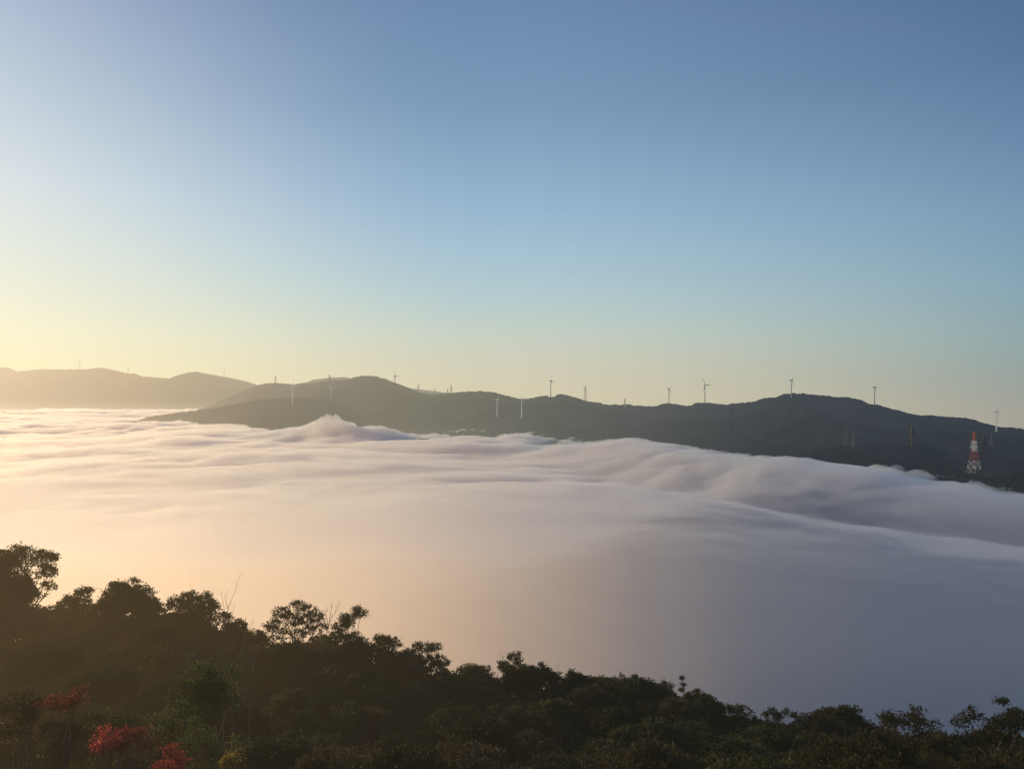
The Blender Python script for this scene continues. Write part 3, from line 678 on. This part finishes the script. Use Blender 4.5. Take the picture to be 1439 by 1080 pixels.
pale(turbine(733, 560, 587, 3050, D_(78), D_(0), 'white turbine whose tower stands against the slope and whose blade crosses the crest'), (.22, .21, .185))
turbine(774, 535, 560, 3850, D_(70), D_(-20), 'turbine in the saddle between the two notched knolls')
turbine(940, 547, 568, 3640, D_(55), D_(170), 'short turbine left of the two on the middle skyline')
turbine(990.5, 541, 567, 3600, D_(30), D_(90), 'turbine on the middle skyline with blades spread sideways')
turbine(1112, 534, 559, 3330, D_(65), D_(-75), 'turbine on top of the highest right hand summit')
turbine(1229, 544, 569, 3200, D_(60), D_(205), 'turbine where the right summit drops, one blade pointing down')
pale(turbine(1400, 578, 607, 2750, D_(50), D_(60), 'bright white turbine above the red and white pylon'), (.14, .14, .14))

# ------------------------------------------------------------------ lattice pylons
PRED = with_haze_glow('red_pylon_paint', (.5, .11, .08), (.075, .022, .016)); PWHT = with_haze_glow('white_pylon_paint', (.8, .78, .74), (.13, .125, .12))  # paint colours plus a small added emission glow
def bars(segs, th):
    V, Fc = [], []
    for a, b in segs:
        v, f = tube([Vector(a), Vector(b)], [th, th], 4); o = len(V); V += [tuple(q) for q in v]; Fc += [tuple(i + o for i in q) for q in f]
    return V, Fc
def pylon(px, top_y, base_y, Y, label, rz=.4, wide=.26, mats=None, th=.32, low=6, group='lattice pylons of the power line', arms=((.66, .17), (.79, .15), (.92, .12))):
    Y = stand_on(px, base_y); base = at(px, base_y, Y); H = (base_y - top_y) / F * Y
    t = empty('lattice_pylon', base, rz); tag(t, label, 'pylon', group)
    def hw(q): return H * (wide * .5 * (1 - q / .62) + .035 * q / .62 if q < .62 else .035 * (1 - (q - .62) / .38) + .012)
    cuts = [0, .28, .52, .76, 1.0]; mats = mats or [STEEL] * 4
    for s_ in range(4):
        q0, q1 = cuts[s_], cuts[s_ + 1]; segs = []; n = 2 if s_ < 2 else 3
        for j in range(n):
            a, b = q0 + (q1 - q0) * j / n, q0 + (q1 - q0) * (j + 1) / n
            ha, hb_ = hw(a), hw(b); ca = [(ha, ha), (-ha, ha), (-ha, -ha), (ha, -ha)]; cb = [(hb_, hb_), (-hb_, hb_), (-hb_, -hb_), (hb_, -hb_)]
            za, zb = a * H - (low if s_ == 0 and j == 0 else 0), b * H
            for k in range(4):
                k2 = (k + 1) % 4
                segs.append(((*ca[k], za), (*cb[k], zb))); segs.append(((*ca[k], za), (*cb[k2], zb))); segs.append(((*ca[k2], za), (*cb[k], zb))); segs.append(((*cb[k], zb), (*cb[k2], zb)))
        link_mesh('tower_section', *bars(segs, th), [mats[s_]], t)
    for q, w_ in arms:
        z = q * H; h = hw(q); A = w_ * H; segs = []
        for sg in (-1, 1):
            tip = (sg * A, 0, z)
            for y in (-h, h):
                segs += [((sg * h, y, z), tip), ((sg * h, y, z + .045 * H), tip)]
            segs.append((tip, (sg * A, 0, z - .03 * H)))
        mi_ = max(i for i in range(4) if cuts[i] <= q)
        link_mesh('crossarm', *bars(segs, th), [mats[mi_]], t)
    return t
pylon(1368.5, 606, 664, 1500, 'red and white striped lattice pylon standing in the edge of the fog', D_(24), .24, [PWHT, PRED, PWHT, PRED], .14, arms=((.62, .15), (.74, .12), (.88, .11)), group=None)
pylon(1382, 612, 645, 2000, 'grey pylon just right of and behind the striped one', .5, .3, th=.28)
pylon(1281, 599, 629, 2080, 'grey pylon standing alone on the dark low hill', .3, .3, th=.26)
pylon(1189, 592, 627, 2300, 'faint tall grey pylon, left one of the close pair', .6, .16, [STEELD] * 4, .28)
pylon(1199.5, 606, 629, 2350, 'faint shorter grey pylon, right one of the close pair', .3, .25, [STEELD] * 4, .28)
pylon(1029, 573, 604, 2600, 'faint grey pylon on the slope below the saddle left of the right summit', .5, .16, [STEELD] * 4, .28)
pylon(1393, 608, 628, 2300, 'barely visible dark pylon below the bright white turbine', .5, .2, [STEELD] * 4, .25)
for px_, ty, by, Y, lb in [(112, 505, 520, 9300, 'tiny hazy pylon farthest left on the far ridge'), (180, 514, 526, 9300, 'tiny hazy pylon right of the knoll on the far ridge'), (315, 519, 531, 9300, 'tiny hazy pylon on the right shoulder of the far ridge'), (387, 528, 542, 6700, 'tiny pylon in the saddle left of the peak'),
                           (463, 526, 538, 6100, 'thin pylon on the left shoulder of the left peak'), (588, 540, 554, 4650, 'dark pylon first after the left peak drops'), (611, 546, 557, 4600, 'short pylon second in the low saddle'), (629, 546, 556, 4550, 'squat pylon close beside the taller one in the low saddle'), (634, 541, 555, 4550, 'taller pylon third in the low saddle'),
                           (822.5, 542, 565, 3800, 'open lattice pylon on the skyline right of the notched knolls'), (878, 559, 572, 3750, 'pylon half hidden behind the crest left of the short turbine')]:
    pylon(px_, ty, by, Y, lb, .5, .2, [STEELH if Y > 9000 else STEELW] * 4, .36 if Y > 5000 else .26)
